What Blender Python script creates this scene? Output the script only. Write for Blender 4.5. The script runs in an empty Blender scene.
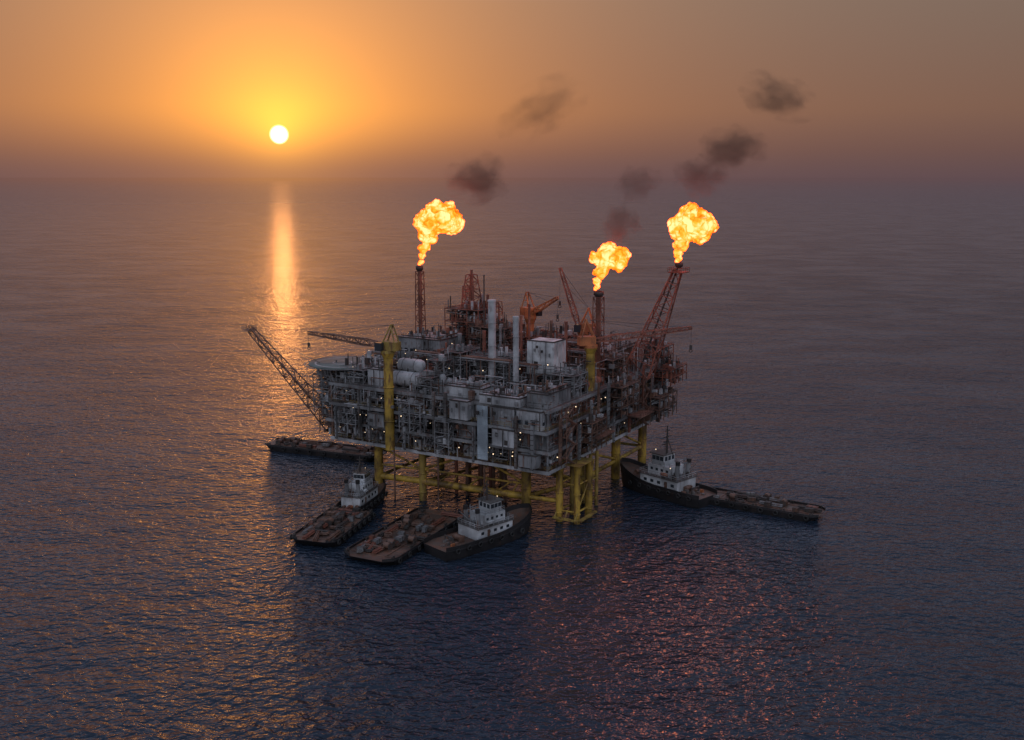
import bpy, math, random
from mathutils import Vector, Matrix
scene=bpy.context.scene
scene.view_settings.view_transform='Standard'; scene.view_settings.look='None'
TH=math.atan(193/1005)
cam=bpy.data.cameras.new('camera'); co=bpy.data.objects.new('camera',cam); scene.collection.objects.link(co)
co.location=(0,0,90); co.rotation_euler=(math.pi/2-TH,0,0)
cam.sensor_width=36; cam.lens=36*1005/1024; cam.clip_end=300000; cam.clip_start=1
scene.camera=co
S=Vector((-.2202,.975,.0395)).normalized()
V=Vector
# ---------------------------------------------------------------- node helpers
def N(nt,t,**k):
    n=nt.nodes.new(t)
    for a,b in k.items(): setattr(n,a,b)
    return n
def M(nt,op,a,b=None,c=None,clamp=False):
    n=nt.nodes.new('ShaderNodeMath'); n.operation=op; n.use_clamp=clamp
    for i,v in enumerate((a,b,c)):
        if v is None: continue
        if isinstance(v,(int,float)): n.inputs[i].default_value=v
        else: nt.links.new(v,n.inputs[i])
    return n.outputs[0]
def VS(nt,col,fac):
    n=nt.nodes.new('ShaderNodeVectorMath'); n.operation='SCALE'
    if isinstance(col,tuple): n.inputs[0].default_value=col
    else: nt.links.new(col,n.inputs[0])
    if isinstance(fac,(int,float)): n.inputs[3].default_value=fac
    else: nt.links.new(fac,n.inputs[3])
    return n.outputs[0]
def VA(nt,a,b):
    n=nt.nodes.new('ShaderNodeVectorMath'); n.operation='ADD'
    nt.links.new(a,n.inputs[0]); nt.links.new(b,n.inputs[1]); return n.outputs[0]
def RAMP(nt,fac,els):
    r=N(nt,'ShaderNodeValToRGB'); nt.links.new(fac,r.inputs[0]); cr=r.color_ramp
    cr.elements[0].position=els[0][0]; cr.elements[0].color=(*els[0][1],1)
    cr.elements[1].position=els[-1][0]; cr.elements[1].color=(*els[-1][1],1)
    for p,c in els[1:-1]:
        e=cr.elements.new(p); e.color=(*c,1)
    return r.outputs[0]
def MR(nt,v,a,b,c,d,kind='SMOOTHSTEP'):
    n=N(nt,'ShaderNodeMapRange',interpolation_type=kind); nt.links.new(v,n.inputs[0])
    for i,x in enumerate((a,b,c,d)): n.inputs[i+1].default_value=x
    return n.outputs[0]
def sunangle(nt,vec):
    nrm=N(nt,'ShaderNodeVectorMath',operation='NORMALIZE'); nt.links.new(vec,nrm.inputs[0])
    dot=N(nt,'ShaderNodeVectorMath',operation='DOT_PRODUCT'); nt.links.new(nrm.outputs[0],dot.inputs[0]); dot.inputs[1].default_value=S
    return nrm.outputs[0],M(nt,'ARCCOSINE',M(nt,'MINIMUM',dot.outputs['Value'],1.0))
def halo(nt,g):
    ex=lambda s: M(nt,'EXPONENT',M(nt,'DIVIDE',g,-s))
    return VA(nt,VS(nt,(.9,.46,.03),ex(.034)),VA(nt,VS(nt,(1.30,.45,.0),ex(.12)),VS(nt,(.28,.078,.0),ex(.32)))),ex(.8)
# ---------------------------------------------------------------- world sky
w=bpy.data.worlds.new('World'); scene.world=w; w.use_nodes=True
nt=w.node_tree; nt.nodes.clear()
tc=N(nt,'ShaderNodeTexCoord')
nv,g=sunangle(nt,tc.outputs['Generated'])
sep=N(nt,'ShaderNodeSeparateXYZ'); nt.links.new(nv,sep.inputs[0]); z=sep.outputs[2]
base=RAMP(nt,z,[(0,(.118,.076,.086)),(.025,(.152,.088,.080)),(.06,(.190,.113,.086)),(.16,(.19,.15,.125)),(.22,(.27,.285,.36)),(.40,(.39,.45,.62)),(.7,(.34,.40,.54)),(1,(.26,.32,.45))])
hl,e8=halo(nt,g)
hz=MR(nt,z,0,.072,.27,1)
azf=M(nt,'ADD',.8,M(nt,'MULTIPLY',e8,.3))
col=VS(nt,base,azf)
back=MR(nt,sep.outputs[1],.2,-.8,0,1)
col=VA(nt,col,VS(nt,(.36,.37,.42),back))
col=VA(nt,col,VS(nt,hl,hz))
col=VA(nt,col,VS(nt,(4.,3.0,1.7),MR(nt,g,.0058,.0096,1,0)))
bg=N(nt,'ShaderNodeBackground'); nt.links.new(col,bg.inputs[0]); bg.inputs[1].default_value=1
out=N(nt,'ShaderNodeOutputWorld'); nt.links.new(bg.outputs[0],out.inputs[0])
l=bpy.data.lights.new('sun','SUN'); l.energy=.0125; l.color=(1,.36,.09); l.angle=math.radians(1.1)
lo=bpy.data.objects.new('sun',l); scene.collection.objects.link(lo); lo.rotation_euler=S.to_track_quat('Z','Y').to_euler()
# ---------------------------------------------------------------- water
m=bpy.data.materials.new('sea_water'); m.use_nodes=True; t=m.node_tree
b=t.nodes['Principled BSDF']; b.inputs['Base Color'].default_value=(.015,.025,.041,1); b.inputs['IOR'].default_value=1.33
b.inputs['Specular Tint'].default_value=(.80,.89,1,1)
geo=N(t,'ShaderNodeNewGeometry')
def wnoise(vec,scale,detail,stretch,rough,dist,rot):
    mp=N(t,'ShaderNodeMapping'); mp.inputs['Scale'].default_value=stretch; mp.inputs['Rotation'].default_value=(0,0,rot)
    t.links.new(vec,mp.inputs[0])
    n=N(t,'ShaderNodeTexNoise'); n.noise_dimensions='2D'; n.inputs['Scale'].default_value=scale; n.inputs['Detail'].default_value=detail; n.inputs['Roughness'].default_value=rough; n.inputs['Distortion'].default_value=dist
    t.links.new(mp.outputs[0],n.inputs['Vector']); return n.outputs[0]
def height(vec):
    h=M(t,'ADD',M(t,'MULTIPLY',wnoise(vec,.40,3,(1,1.6,1),.55,.3,.35),1.2),M(t,'MULTIPLY',wnoise(vec,.09,2,(1,1.6,1),.5,0,.6),1.6))
    return M(t,'ADD',h,M(t,'MULTIPLY',wnoise(vec,.020,2,(1,1.8,1),.55,0,-.1),2.6))
e_=.2; hs=[]
for off in ((0,0,0),(e_,0,0),(0,e_,0)):
    ad=N(t,'ShaderNodeVectorMath',operation='ADD'); t.links.new(geo.outputs['Position'],ad.inputs[0]); ad.inputs[1].default_value=off
    hs.append(height(ad.outputs[0]))
ln=N(t,'ShaderNodeVectorMath',operation='LENGTH'); t.links.new(geo.outputs['Position'],ln.inputs[0])
lg=M(t,'LOGARITHM',ln.outputs['Value'],10.0)
cx=N(t,'ShaderNodeCombineXYZ'); cx.inputs[2].default_value=1
gust=MR(t,wnoise(geo.outputs['Position'],.006,3,(1,2,1),.6,.5,.2),.35,.65,.8,1.05)
gust=M(t,'MULTIPLY',gust,MR(t,lg,2.5,3.5,1.0,1.8,'LINEAR'))
band=MR(t,wnoise(geo.outputs['Position'],.016,5,(1,1.7,1),.7,.4,0),.38,.62,.55,1.3)
gust=M(t,'MULTIPLY',gust,M(t,'ADD',1.0,M(t,'MULTIPLY',M(t,'SUBTRACT',band,1.0),MR(t,lg,2.4,3.1,.25,1.0))))
for k in (0,1): t.links.new(M(t,'MULTIPLY',M(t,'MULTIPLY',M(t,'SUBTRACT',hs[0],hs[k+1]),1/e_),gust),cx.inputs[k])
nn=N(t,'ShaderNodeVectorMath',operation='NORMALIZE'); t.links.new(cx.outputs[0],nn.inputs[0]); t.links.new(nn.outputs[0],b.inputs['Normal'])
t.links.new(MR(t,lg,2.6,3.7,.09,.30,'LINEAR'),b.inputs['Roughness'])
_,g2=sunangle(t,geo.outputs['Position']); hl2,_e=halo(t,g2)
hc=N(t,'ShaderNodeVectorMath',operation='ADD'); t.links.new(VS(t,hl2,.27),hc.inputs[0]); hc.inputs[1].default_value=(.105,.069,.079)  # painted haze colour with the sun's halo glow added
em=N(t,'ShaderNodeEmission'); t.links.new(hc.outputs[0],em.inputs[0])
mx=N(t,'ShaderNodeMixShader'); t.links.new(MR(t,lg,2.9,4.5,0,1,'LINEAR'),mx.inputs[0]); t.links.new(b.outputs[0],mx.inputs[1]); t.links.new(em.outputs[0],mx.inputs[2])  # distant haze painted onto the sea as emission, growing with distance
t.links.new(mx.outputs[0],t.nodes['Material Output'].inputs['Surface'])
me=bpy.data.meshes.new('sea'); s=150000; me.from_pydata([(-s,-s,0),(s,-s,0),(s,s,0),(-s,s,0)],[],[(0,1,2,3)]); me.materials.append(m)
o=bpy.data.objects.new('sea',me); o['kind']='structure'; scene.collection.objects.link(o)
# ---------------------------------------------------------------- materials
def mat(name,basec,rust=.4,rustc=(.11,.045,.025),rough=.6,metal=0.0,dirt=.5,scale=.35):
    m=bpy.data.materials.new(name); m.use_nodes=True; t=m.node_tree; b=t.nodes['Principled BSDF']
    tcn=N(t,'ShaderNodeTexCoord'); mp=N(t,'ShaderNodeMapping'); mp.inputs['Scale'].default_value=(1,1,.35); t.links.new(tcn.outputs['Object'],mp.inputs[0])
    n=N(t,'ShaderNodeTexNoise'); n.inputs['Scale'].default_value=scale*2; n.inputs['Detail'].default_value=8; n.inputs['Roughness'].default_value=.7; t.links.new(mp.outputs[0],n.inputs['Vector'])
    n2=N(t,'ShaderNodeTexNoise'); n2.inputs['Scale'].default_value=scale*.5; n2.inputs['Detail'].default_value=4; t.links.new(tcn.outputs['Object'],n2.inputs['Vector'])
    f=MR(t,n.outputs[0],.62-.3*rust,.72-.2*rust,0,min(1,rust*1.6))
    mx=N(t,'ShaderNodeMix',data_type='RGBA'); t.links.new(f,mx.inputs[0]); mx.inputs[6].default_value=(*basec,1); mx.inputs[7].default_value=(*rustc,1)
    d=MR(t,n2.outputs[0],.35,.65,1-dirt,1.1)
    hs=VS(t,mx.outputs[2],d)
    t.links.new(hs,b.inputs['Base Color']); b.inputs['Roughness'].default_value=rough; b.inputs['Metallic'].default_value=metal
    return m
G_=mat('grey_painted_steel',(.21,.215,.22),.36)
LG=mat('light_grey_cladding',(.40,.41,.42),.28)
WH=mat('white_paint',(.60,.62,.63),.30)
DK=mat('dark_steel',(.05,.042,.038),.3)
YE=mat('yellow_paint',(.46,.29,.04),.5,dirt=.6)
YO=mat('olive_yellow_paint',(.32,.22,.05),.5)
RB=mat('red_oxide_steel',(.25,.085,.052),.38,(.13,.055,.035))
BR=mat('brown_rusty_steel',(.18,.10,.07),.5)
OR=mat('orange_paint',(.46,.15,.05),.38)
BL=mat('pale_blue_louvre',(.40,.47,.52),.15)
GR=mat('green_helideck',(.12,.145,.135),.2)
BK=mat('black_hull_paint',(.016,.015,.016),.3,(.05,.025,.015),.5)
DE=mat('rusty_deck_plate',(.095,.065,.05),.55,(.14,.06,.035))
DG=mat('deck_grey',(.12,.115,.11),.45)
RU=mat('black_rubber',(.02,.02,.02),0,rough=.9)
def glass(name,c):
    m=bpy.data.materials.new(name); m.use_nodes=True; b=m.node_tree.nodes['Principled BSDF']
    t=m.node_tree; n=N(t,'ShaderNodeTexNoise'); n.inputs['Scale'].default_value=.6
    cc=RAMP(t,n.outputs[0],[(.3,c),(.8,tuple(x*1.8 for x in c))]); t.links.new(cc,b.inputs['Base Color']); b.inputs['Roughness'].default_value=.1
    return m
GL=glass('window_glass',(.02,.025,.03))
def emit(name,c,s):
    m=bpy.data.materials.new(name); m.use_nodes=True; t=m.node_tree; t.nodes.clear()
    e=N(t,'ShaderNodeEmission'); e.inputs[0].default_value=(*c,1); e.inputs[1].default_value=s
    o=N(t,'ShaderNodeOutputMaterial'); t.links.new(e.outputs[0],o.inputs[0]); return m
LM=emit('lamp_glow',(1,.74,.48),1.8)
# ---------------------------------------------------------------- mesh builder
class MB:
    def __init__(s): s.v=[];s.f=[];s.m=[];s.s=[]
    def add(s,vs,fs,m=0,sm=False):
        k=len(s.v); s.v+= [tuple(x) for x in vs]
        for f in fs: s.f.append([k+i for i in f]); s.m.append(m); s.s.append(sm)
    def box(s,x0,y0,z0,x1,y1,z1,m=0):
        s.add([(x0,y0,z0),(x1,y0,z0),(x1,y1,z0),(x0,y1,z0),(x0,y0,z1),(x1,y0,z1),(x1,y1,z1),(x0,y1,z1)],
              [(0,3,2,1),(4,5,6,7),(0,1,5,4),(1,2,6,5),(2,3,7,6),(3,0,4,7)],m)
    def cbox(s,c,sz,m=0): s.box(c[0]-sz[0]/2,c[1]-sz[1]/2,c[2],c[0]+sz[0]/2,c[1]+sz[1]/2,c[2]+sz[2],m)
    def tube(s,p,q,r,n=8,r2=None,m=0,sm=None):
        p=V(p);q=V(q); d=q-p
        if d.length<1e-5: return
        if r2 is None: r2=r
        d.normalize(); a=V((0,0,1)) if abs(d.z)<.9 else V((1,0,0)); u=d.cross(a).normalized(); w=d.cross(u)
        vs=[];off=math.pi/n
        for (c,rr) in ((p,r),(q,r2)):
            for i in range(n):
                an=off+2*math.pi*i/n; vs.append(c+u*math.cos(an)*rr+w*math.sin(an)*rr)
        fs=[(i,(i+1)%n,n+(i+1)%n,n+i) for i in range(n)]
        s.add(vs,fs,m,(n>6) if sm is None else sm)
        s.add(vs[:n],[tuple(range(n))[::-1]],m); s.add(vs[n:],[tuple(range(n))],m)
    def beam(s,p,q,r,m=0): s.tube(p,q,r*.75,4,None,m,False)
    def lathe(s,c,prof,n=16,m=0,axis='z'):
        vs=[]
        for (r,h) in prof:
            for i in range(n):
                a=2*math.pi*i/n; x,y=r*math.cos(a),r*math.sin(a)
                if axis=='z': vs.append((c[0]+x,c[1]+y,c[2]+h))
                elif axis=='x': vs.append((c[0]+h,c[1]+x,c[2]+y))
                else: vs.append((c[0]+x,c[1]+h,c[2]+y))
        fs=[]
        for j in range(len(prof)-1):
            for i in range(n): fs.append((j*n+i,j*n+(i+1)%n,(j+1)*n+(i+1)%n,(j+1)*n+i))
        s.add(vs,fs,m,True)
    def lattice(s,p,q,w0,w1,n,r=.15,m=0,up=V((0,0,1)),h0=None,h1=None):
        p=V(p);q=V(q);d=(q-p).normalized()
        if abs(d.dot(up))>.95: up=V((0,1,0))
        u=d.cross(up).normalized(); w=u.cross(d).normalized()
        h0=h0 or w0; h1=h1 or w1
        R=[]
        for i in range(n+1):
            k=i/n; c=p.lerp(q,k); a=(w0+(w1-w0)*k)/2; b=(h0+(h1-h0)*k)/2
            R.append([c+u*a+w*b,c-u*a+w*b,c-u*a-w*b,c+u*a-w*b])
        for j in range(4): s.beam(R[0][j],R[n][j],r*1.4,m)
        for i in range(n+1):
            for j in range(4):
                s.beam(R[i][j],R[i][(j+1)%4],r,m)
                if i<n:
                    if (i+j)%2: s.beam(R[i][j],R[i+1][(j+1)%4],r*.85,m)
                    else: s.beam(R[i][(j+1)%4],R[i+1][j],r*.85,m)
    def rail(s,pts,h=1.15,st=2.0,r=.07,m=0):
        for a,b in zip(pts,pts[1:]):
            a=V(a);b=V(b);L=(b-a).length;n=max(1,int(L/st))
            for i in range(n+1):
                c=a.lerp(b,i/n); s.beam(c,c+V((0,0,h)),r,m)
            for k in (.55,1): s.beam(a+V((0,0,h*k)),b+V((0,0,h*k)),r,m)
    def torus(s,c,R,r,ax,n=14,k=6,m=0):
        ax=V(ax).normalized(); a=V((0,0,1)) if abs(ax.z)<.9 else V((1,0,0)); u=ax.cross(a).normalized(); w=ax.cross(u); vs=[]
        for i in range(n):
            A=2*math.pi*i/n; e=u*math.cos(A)+w*math.sin(A)
            for j in range(k):
                B=2*math.pi*j/k; vs.append(V(c)+e*(R+r*math.cos(B))+ax*r*math.sin(B))
        fs=[(i*k+j,((i+1)%n)*k+j,((i+1)%n)*k+(j+1)%k,i*k+(j+1)%k) for i in range(n) for j in range(k)]
        s.add(vs,fs,m,True)
    def obj(s,name,mats,parent=None,off=None,label=None):
        me=bpy.data.meshes.new(name)
        vs=s.v if off is None else [(a-off[0],b-off[1],c-off[2]) for a,b,c in s.v]
        me.from_pydata(vs,[],s.f)
        if not isinstance(mats,(list,tuple)): mats=[mats]
        for x in mats: me.materials.append(x)
        me.polygons.foreach_set('material_index',[min(i,len(mats)-1) for i in s.m]); me.polygons.foreach_set('use_smooth',s.s); me.update()
        o=bpy.data.objects.new(name,me); scene.collection.objects.link(o)
        if parent: o.parent=parent
        if label: o['label']=label
        return o
def thing(name,loc,rot,label,cat,group=None):
    e=bpy.data.objects.new(name,None); e.location=loc; e.rotation_euler=(0,0,rot); e.empty_display_size=.5
    e['label']=label; e['category']=cat
    if group: e['group']=group
    scene.collection.objects.link(e); return e
rnd=random.Random(7)
def lerp(a,b,k): return a+(b-a)*k
# ================================================================ PLATFORM
ANG=math.radians(-30.7); P0=V((9.2,247,0)); RM=Matrix.Rotation(ANG,3,'Z')
def W(x,y,z): return P0+RM@V((x,y,z))
PL=thing('oil_platform',P0,ANG,'large rusty grey offshore oil platform on yellow steel legs','oil platform')
LEGS=[(-57,3,1.25),(-43,5,1.05),(-11,8,1.3),(-57,34,1.2),(-34,34,1.2),(-5,27,1.25),(-5,52,1.35),(-57,68,1.2),(-5,72,1.35),(-1.4,9,.95),(3.6,9.5,.8),(-1.0,16,.9),(3.8,16,1.0)]
for i,(x,y,r) in enumerate(LEGS):
    tp=16 if i<9 else 15.9
    mb=MB(); mb.tube((x,y,-8),(x,y,tp),r,18); mb.tube((x,y,13.2),(x,y,tp-.02),r,18,r*1.4)
    for zz in (2.5,8): mb.torus((x,y,zz),r,.2,(0,0,1),18,6)
    mb.obj('jacket_leg',YO if i in(1,3,4,7,11) else YE,PL)
def brace(a,b,r=.45,mt=YE):
    mb=MB(); mb.tube(a,b,r,10); mb.obj('jacket_brace',mt,PL)
brace((-57,3,5.5),(-43,5,5.5),.9); brace((-43,5,5.5),(-11,8,5.5),1.0); brace((-57,3,9),(-43,5,9),.32); brace((-43,5,9),(-11,8,9),.32); brace((-11,8,5.5),(-1.4,9,5.5),.6)
for k in range(7):
    a=V((-43,5,5.5)).lerp(V((-11,8,5.5)),k/7); c2=V((-43,5,9)).lerp(V((-11,8,9)),(k+1)/7 if k%2 else (k+.5)/7)
    brace(a,c2,.2)
brace((-57,3,14.5),(-43,5,9),.3); brace((-27,6.5,15.4),(-11,8,9),.35); brace((-27,6.5,15.4),(-43,5,9),.35)
Rr=[(-11,8),(-5,27),(-5,52),(-5,72)]
for p,q in zip(Rr,Rr[1:]):
    brace((*p,5.5),(*q,5.5),.6); brace((*p,14.5),(*q,6),.35)
for p,q in [((-57,3),(-57,34)),((-43,5),(-34,34)),((-57,34),(-34,34)),((-34,34),(-5,27)),((-57,68),(-5,72))]:
    brace((*p,5.5),(*q,5.5),.45,YO)
for a,b in (((-1.4,9),(3.6,9.5)),((3.6,9.5),(3.8,16)),((-1.4,9),(-1,16))):
    brace((*a,3),(*b,3),.26); brace((*a,10.5),(*b,10.5),.22)
brace((3.6,9.5,3),(3.8,16,10.5),.2)
mb=MB(); mb.box(-2.2,6.6,1.3,5.0,7.6,1.7); mb.box(4.9,7.61,1.3,5.9,17,1.7); mb.box(-2.4,8,15.91,5,17.2,15.96)
for x in (-1.8,1.2,4.2): mb.beam((x,7.1,1.6),(x,8.6,3.2),.25)
mb.obj('boat_landing',YO,PL)
mb=MB()
for x in (-2.6,1.2):
    for y in (22,26): mb.tube((x,y,-6),(x,y,15.6),.5,12)
for zz in (2,8): mb.box(-2.6,21.8,zz,1.3,26.2,zz+.3)
mb.obj('boat_landing',YO,PL)
for i in range(9):
    x=-38+(i%5)*4+rnd.uniform(-.8,.8); y=15+(i//5)*7
    mb=MB(); mb.tube((x,y,-6),(x,y,16),.5,10); mb.obj('conductor_pipe',BR if i%3 else RB,PL)
for i in range(3):
    x=-50+i*15; mb=MB(); mb.tube((x,1.2,-5),(x,1.2,16),.25,8); mb.obj('riser_pipe',BR,PL)
LV=[16,21.4,26.8,32]
EX=[(-72,0,0),(-73,-.6,.8),(-70.5,-1.8,.3),(-72,0,0)]
for i,z0 in enumerate(LV):
    xl,yf,xr=EX[i]
    mb=MB(); mb.box(xl,yf,z0-.35,xr,80,z0)
    o=mb.obj('deck',DG if i else BR,PL)
    mb=MB()
    mb.box(xl,yf-.31,z0-.8,xr+.3,yf-.01,z0+.04); mb.box(xr+.01,yf-.007,z0-.8,xr+.3,80,z0+.04)
    mb.obj('edge_girder',[LG,G_,G_,G_][i],o)
    mb=MB(); mb.rail([(xl,80,z0),(xl,yf,z0),(xr,yf,z0),(xr,80,z0)],r=.055); mb.obj('handrail',YO if i in(0,2) else G_,o)
mb=MB()
for x in range(-70,0,6): mb.box(x,.5,14.9,x+.4,79,15.63)
for y in range(2,80,8): mb.box(-71.5,y,14.5,-.5,y+.5,14.89)
mb.obj('underdeck_girder',DK,PL)
for i in range(3):
    z0,z1=LV[i]+.01,LV[i+1]-.36
    n=13
    for k in range(n+1):
        x=-71.6+71.2*k/n
        mb=MB(); mb.box(x-.2,.25,z0,x+.2,.6,z1)
        if k<n:
            x2=-71.6+71.2*(k+1)/n
            if (k*7+i*3)%4 in (0,2): mb.beam((x,.42,z0),(x2,.42,z1),.17)
            if (k+i)%3==0: mb.beam((x2,.42,z0),(x,.42,z1),.17)
        mb.obj('front_column',BR if k%4==0 else G_,PL)
        y=.6+79*k/n
        mb=MB(); mb.box(-.6,y-.2,z0,-.25,y+.2,z1)
        if k<n:
            y2=.6+79*(k+1)/n
            if (k*5+i*3)%4 in (0,1): mb.beam((-.42,y,z0),(-.42,y2,z1),.17)
        mb.obj('side_column',BR if i else G_,PL)
def vessel_h(x,y,z,L,r,ax,mt,name='pressure_vessel'):
    mb=MB(); h=L/2
    prof=[(0.01,-h),(r*.6,-h+r*.15),(r*.9,-h+r*.4),(r,-h+r*.7),(r,h-r*.7),(r*.9,h-r*.4),(r*.6,h-r*.15),(.01,h)]
    mb.lathe((x,y,z+r+.5),prof,14,0,ax)
    for k in (-.55,.55):
        c=(x+k*h,y,z) if ax=='x' else (x,y+k*h,z)
        mb.cbox(c,(.4,r*1.6,r) if ax=='x' else (r*1.6,.4,r),1)
        mb.torus((x+k*h*.8,y,z+r+.5) if ax=='x' else (x,y+k*h*.8,z+r+.5),r+.02,.07,(1,0,0) if ax=='x' else (0,1,0),14,4,1)
    mb.tube((x,y,z+2*r+.3),(x,y,z+2*r+1.3),.22,8,m=1)
    return mb.obj(name,[mt,DK],PL)
def vessel_v(x,y,z,h,r,mt):
    mb=MB(); mb.lathe((x,y,z),[(r*1.05,0),(r*1.05,.6),(r,.61),(r,h-r*.8),(r*.85,h-r*.3),(r*.4,h-.05),(.01,h)],14)
    for k in range(1,int(h/3)+1): mb.torus((x,y,z+k*h/(int(h/3)+1)),r+.25,.12,(0,0,1),14,4,1)
    mb.beam((x+r+.3,y-.3,z),(x+r+.3,y-.3,z+h),.08,1); mb.beam((x+r+.3,y+.3,z),(x+r+.3,y+.3,z+h),.08,1)
    mb.tube((x-r,y,z+h*.6),(x-r-1,y,z+h*.6),.2,8,m=1); mb.tube((x-r-1,y,z+h*.6),(x-r-1,y,z),.2,8,m=1)
    return mb.obj('process_column',[mt,DK],PL)
def cab(x0,y0,z0,x1,y1,z1,mt,name='equipment_cabinet',rib=1.2,roof=True,win=0):
    mb=MB(); mb.box(x0,y0,z0+.02,x1,y1,z1)
    n=max(1,int((x1-x0)/rib))
    for i in range(n+1):
        x=lerp(x0,x1,i/n); mb.box(x-.07,y0-.1,z0+.1,x+.07,y0-.003,z1-.1,0)
    n=max(1,int((y1-y0)/rib))
    for i in range(n+1):
        y=lerp(y0,y1,i/n); mb.box(x1+.003,y-.07,z0+.1,x1+.1,y+.07,z1-.1,0)
    for i in range(max(1,int((x1-x0)*(z1-z0)/8))):
        a=rnd.uniform(x0+.3,x1-1.2); c=rnd.uniform(z0+.3,max(z0+.4,z1-1.6)); mb.box(a,y0-.16-.01*i,c,a+rnd.uniform(.4,1.1),y0-.105,c+rnd.uniform(.4,1.3),rnd.choice([1,3]))
    for i in range(2):
        a=rnd.uniform(x0+.2,x1-.2); mb.tube((a,y0-.35,z0+.1),(a,y0-.35,z1),rnd.uniform(.06,.13),6,m=rnd.randint(1,3))
    mb.box(x0-.15,y0-.18,z1+.003,x1+.18,y0+.1,z1+.3,1); mb.box(x1-.1,y0+.103,z1+.003,x1+.18,y1,z1+.3,1)
    o=mb.obj(name,[mt,DK,BR,G_],PL)
    if roof:
        mb=MB()
        for i in range(max(1,int((x1-x0)*(y1-y0)/5))):
            s=rnd.uniform(.25,.9); cx=rnd.uniform(x0+1,x1-1); cy=rnd.uniform(y0+1,y1-1)
            if rnd.random()<.5: mb.cbox((cx,cy,z1+.01),(s*2,s*1.4,rnd.uniform(.4,1.7)),rnd.randint(0,3))
            else: mb.tube((cx,cy,z1),(cx,cy,z1+rnd.uniform(.8,3)),s*.4,10,m=rnd.randint(0,3))
        mb.tube((x0+.6,y0+.7,z1+.6),(x1-.6,y0+.7,z1+.6),.16,8,m=1); mb.tube((x1-.8,y0+.7,z1+.9),(x1-.8,y1-.6,z1+.9),.2,8,m=3)
        mb.rail([(x0,y0,z1+.3),(x1,y0,z1+.3),(x1,y1,z1+.3)],1.0,1.8,.06,1)
        mb.obj('rooftop_plant',[G_,DK,LG,BR],o)
    if win:
        k=int((x1-x0)/2)
        for f in range(win):
            zz=z0+1.3+f*3
            if zz+1>z1: break
            mb=MB()
            for i in range(k): mb.box(x0+.5+i*2,y0-.24,zz,x0+1.5+i*2,y0-.21,zz+.9)
            for i in range(int((y1-y0)/2)): mb.box(x1+.11,y0+.5+i*2,zz,x1+.14,y0+1.5+i*2,zz+.9)
            mb.obj('window',GL,o)
    return o
def frame(x0,y0,z0,x1,y1,h,mt,lv=3,name='process_module'):
    mb=MB(); r=.14
    nx=max(1,round((x1-x0)/3.5)); ny=max(1,round((y1-y0)/3.5))
    for i in range(nx+1):
        for j in range(ny+1):
            x=lerp(x0,x1,i/nx); y=lerp(y0,y1,j/ny); mb.beam((x,y,z0),(x,y,z0+h),r*1.4)
    for k in range(1,lv+1):
        zz=z0+h*k/lv
        for i in range(nx+1): x=lerp(x0,x1,i/nx); mb.beam((x,y0,zz),(x,y1,zz),r*1.3)
        for j in range(ny+1): y=lerp(y0,y1,j/ny); mb.beam((x0,y,zz),(x1,y,zz),r*1.3)
        mb.box(x0,y0+.2,zz-.3,x1,y1,zz-.22,1)
        mb.rail([(x0,y0,zz),(x1,y0,zz),(x1,y1,zz)],1,1.6,.06,0)
        for i in range(nx):
            if rnd.random()<.45: mb.beam((lerp(x0,x1,i/nx),y0,zz-h/lv),(lerp(x0,x1,(i+1)/nx),y0,zz),r*.8)
        for j in range(ny):
            if rnd.random()<.45: mb.beam((x1,lerp(y0,y1,j/ny),zz-h/lv),(x1,lerp(y0,y1,(j+1)/ny),zz),r*.8)
    o=mb.obj(name,[mt,DK],PL)
    mb=MB()
    for k in range(lv+1):
        zz=z0+h*k/lv; hh=h/lv
        for i in range(int((x1-x0)*(y1-y0)/(3.0 if k<lv else 5))+2):
            cx=rnd.uniform(x0+.4,x1-.4); cy=rnd.uniform(y0+.3,y1-.3); q=rnd.random()
            if q<.3: mb.tube((cx,cy,zz),(cx,cy,zz+hh*rnd.uniform(.4,.95)),rnd.uniform(.12,.5),10,m=rnd.randint(0,3))
            elif q<.55: mb.tube((x0,cy,zz+hh*rnd.uniform(.3,.9)),(x1,cy,zz+hh*rnd.uniform(.3,.9)),rnd.uniform(.08,.22),8,m=rnd.randint(0,3)) if k<lv else mb.tube((cx,cy,zz),(cx,cy,zz+rnd.uniform(1,4)),.1,8,m=3)
            elif q<.75: mb.tube((cx,y0,zz+hh*rnd.uniform(.3,.9)),(cx,y1,zz+hh*.6),rnd.uniform(.08,.2),8,m=rnd.randint(0,3)) if k<lv else mb.cbox((cx,cy,zz+.01),(1.2,.9,1.0),0)
            else: mb.cbox((cx,cy,zz+.01),(rnd.uniform(.5,1.4),rnd.uniform(.5,1.4),hh*rnd.uniform(.25,.55)),rnd.randint(0,3))
    mb.obj('pipework',[mt,G_,LG,DK],o)
    return o
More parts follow.
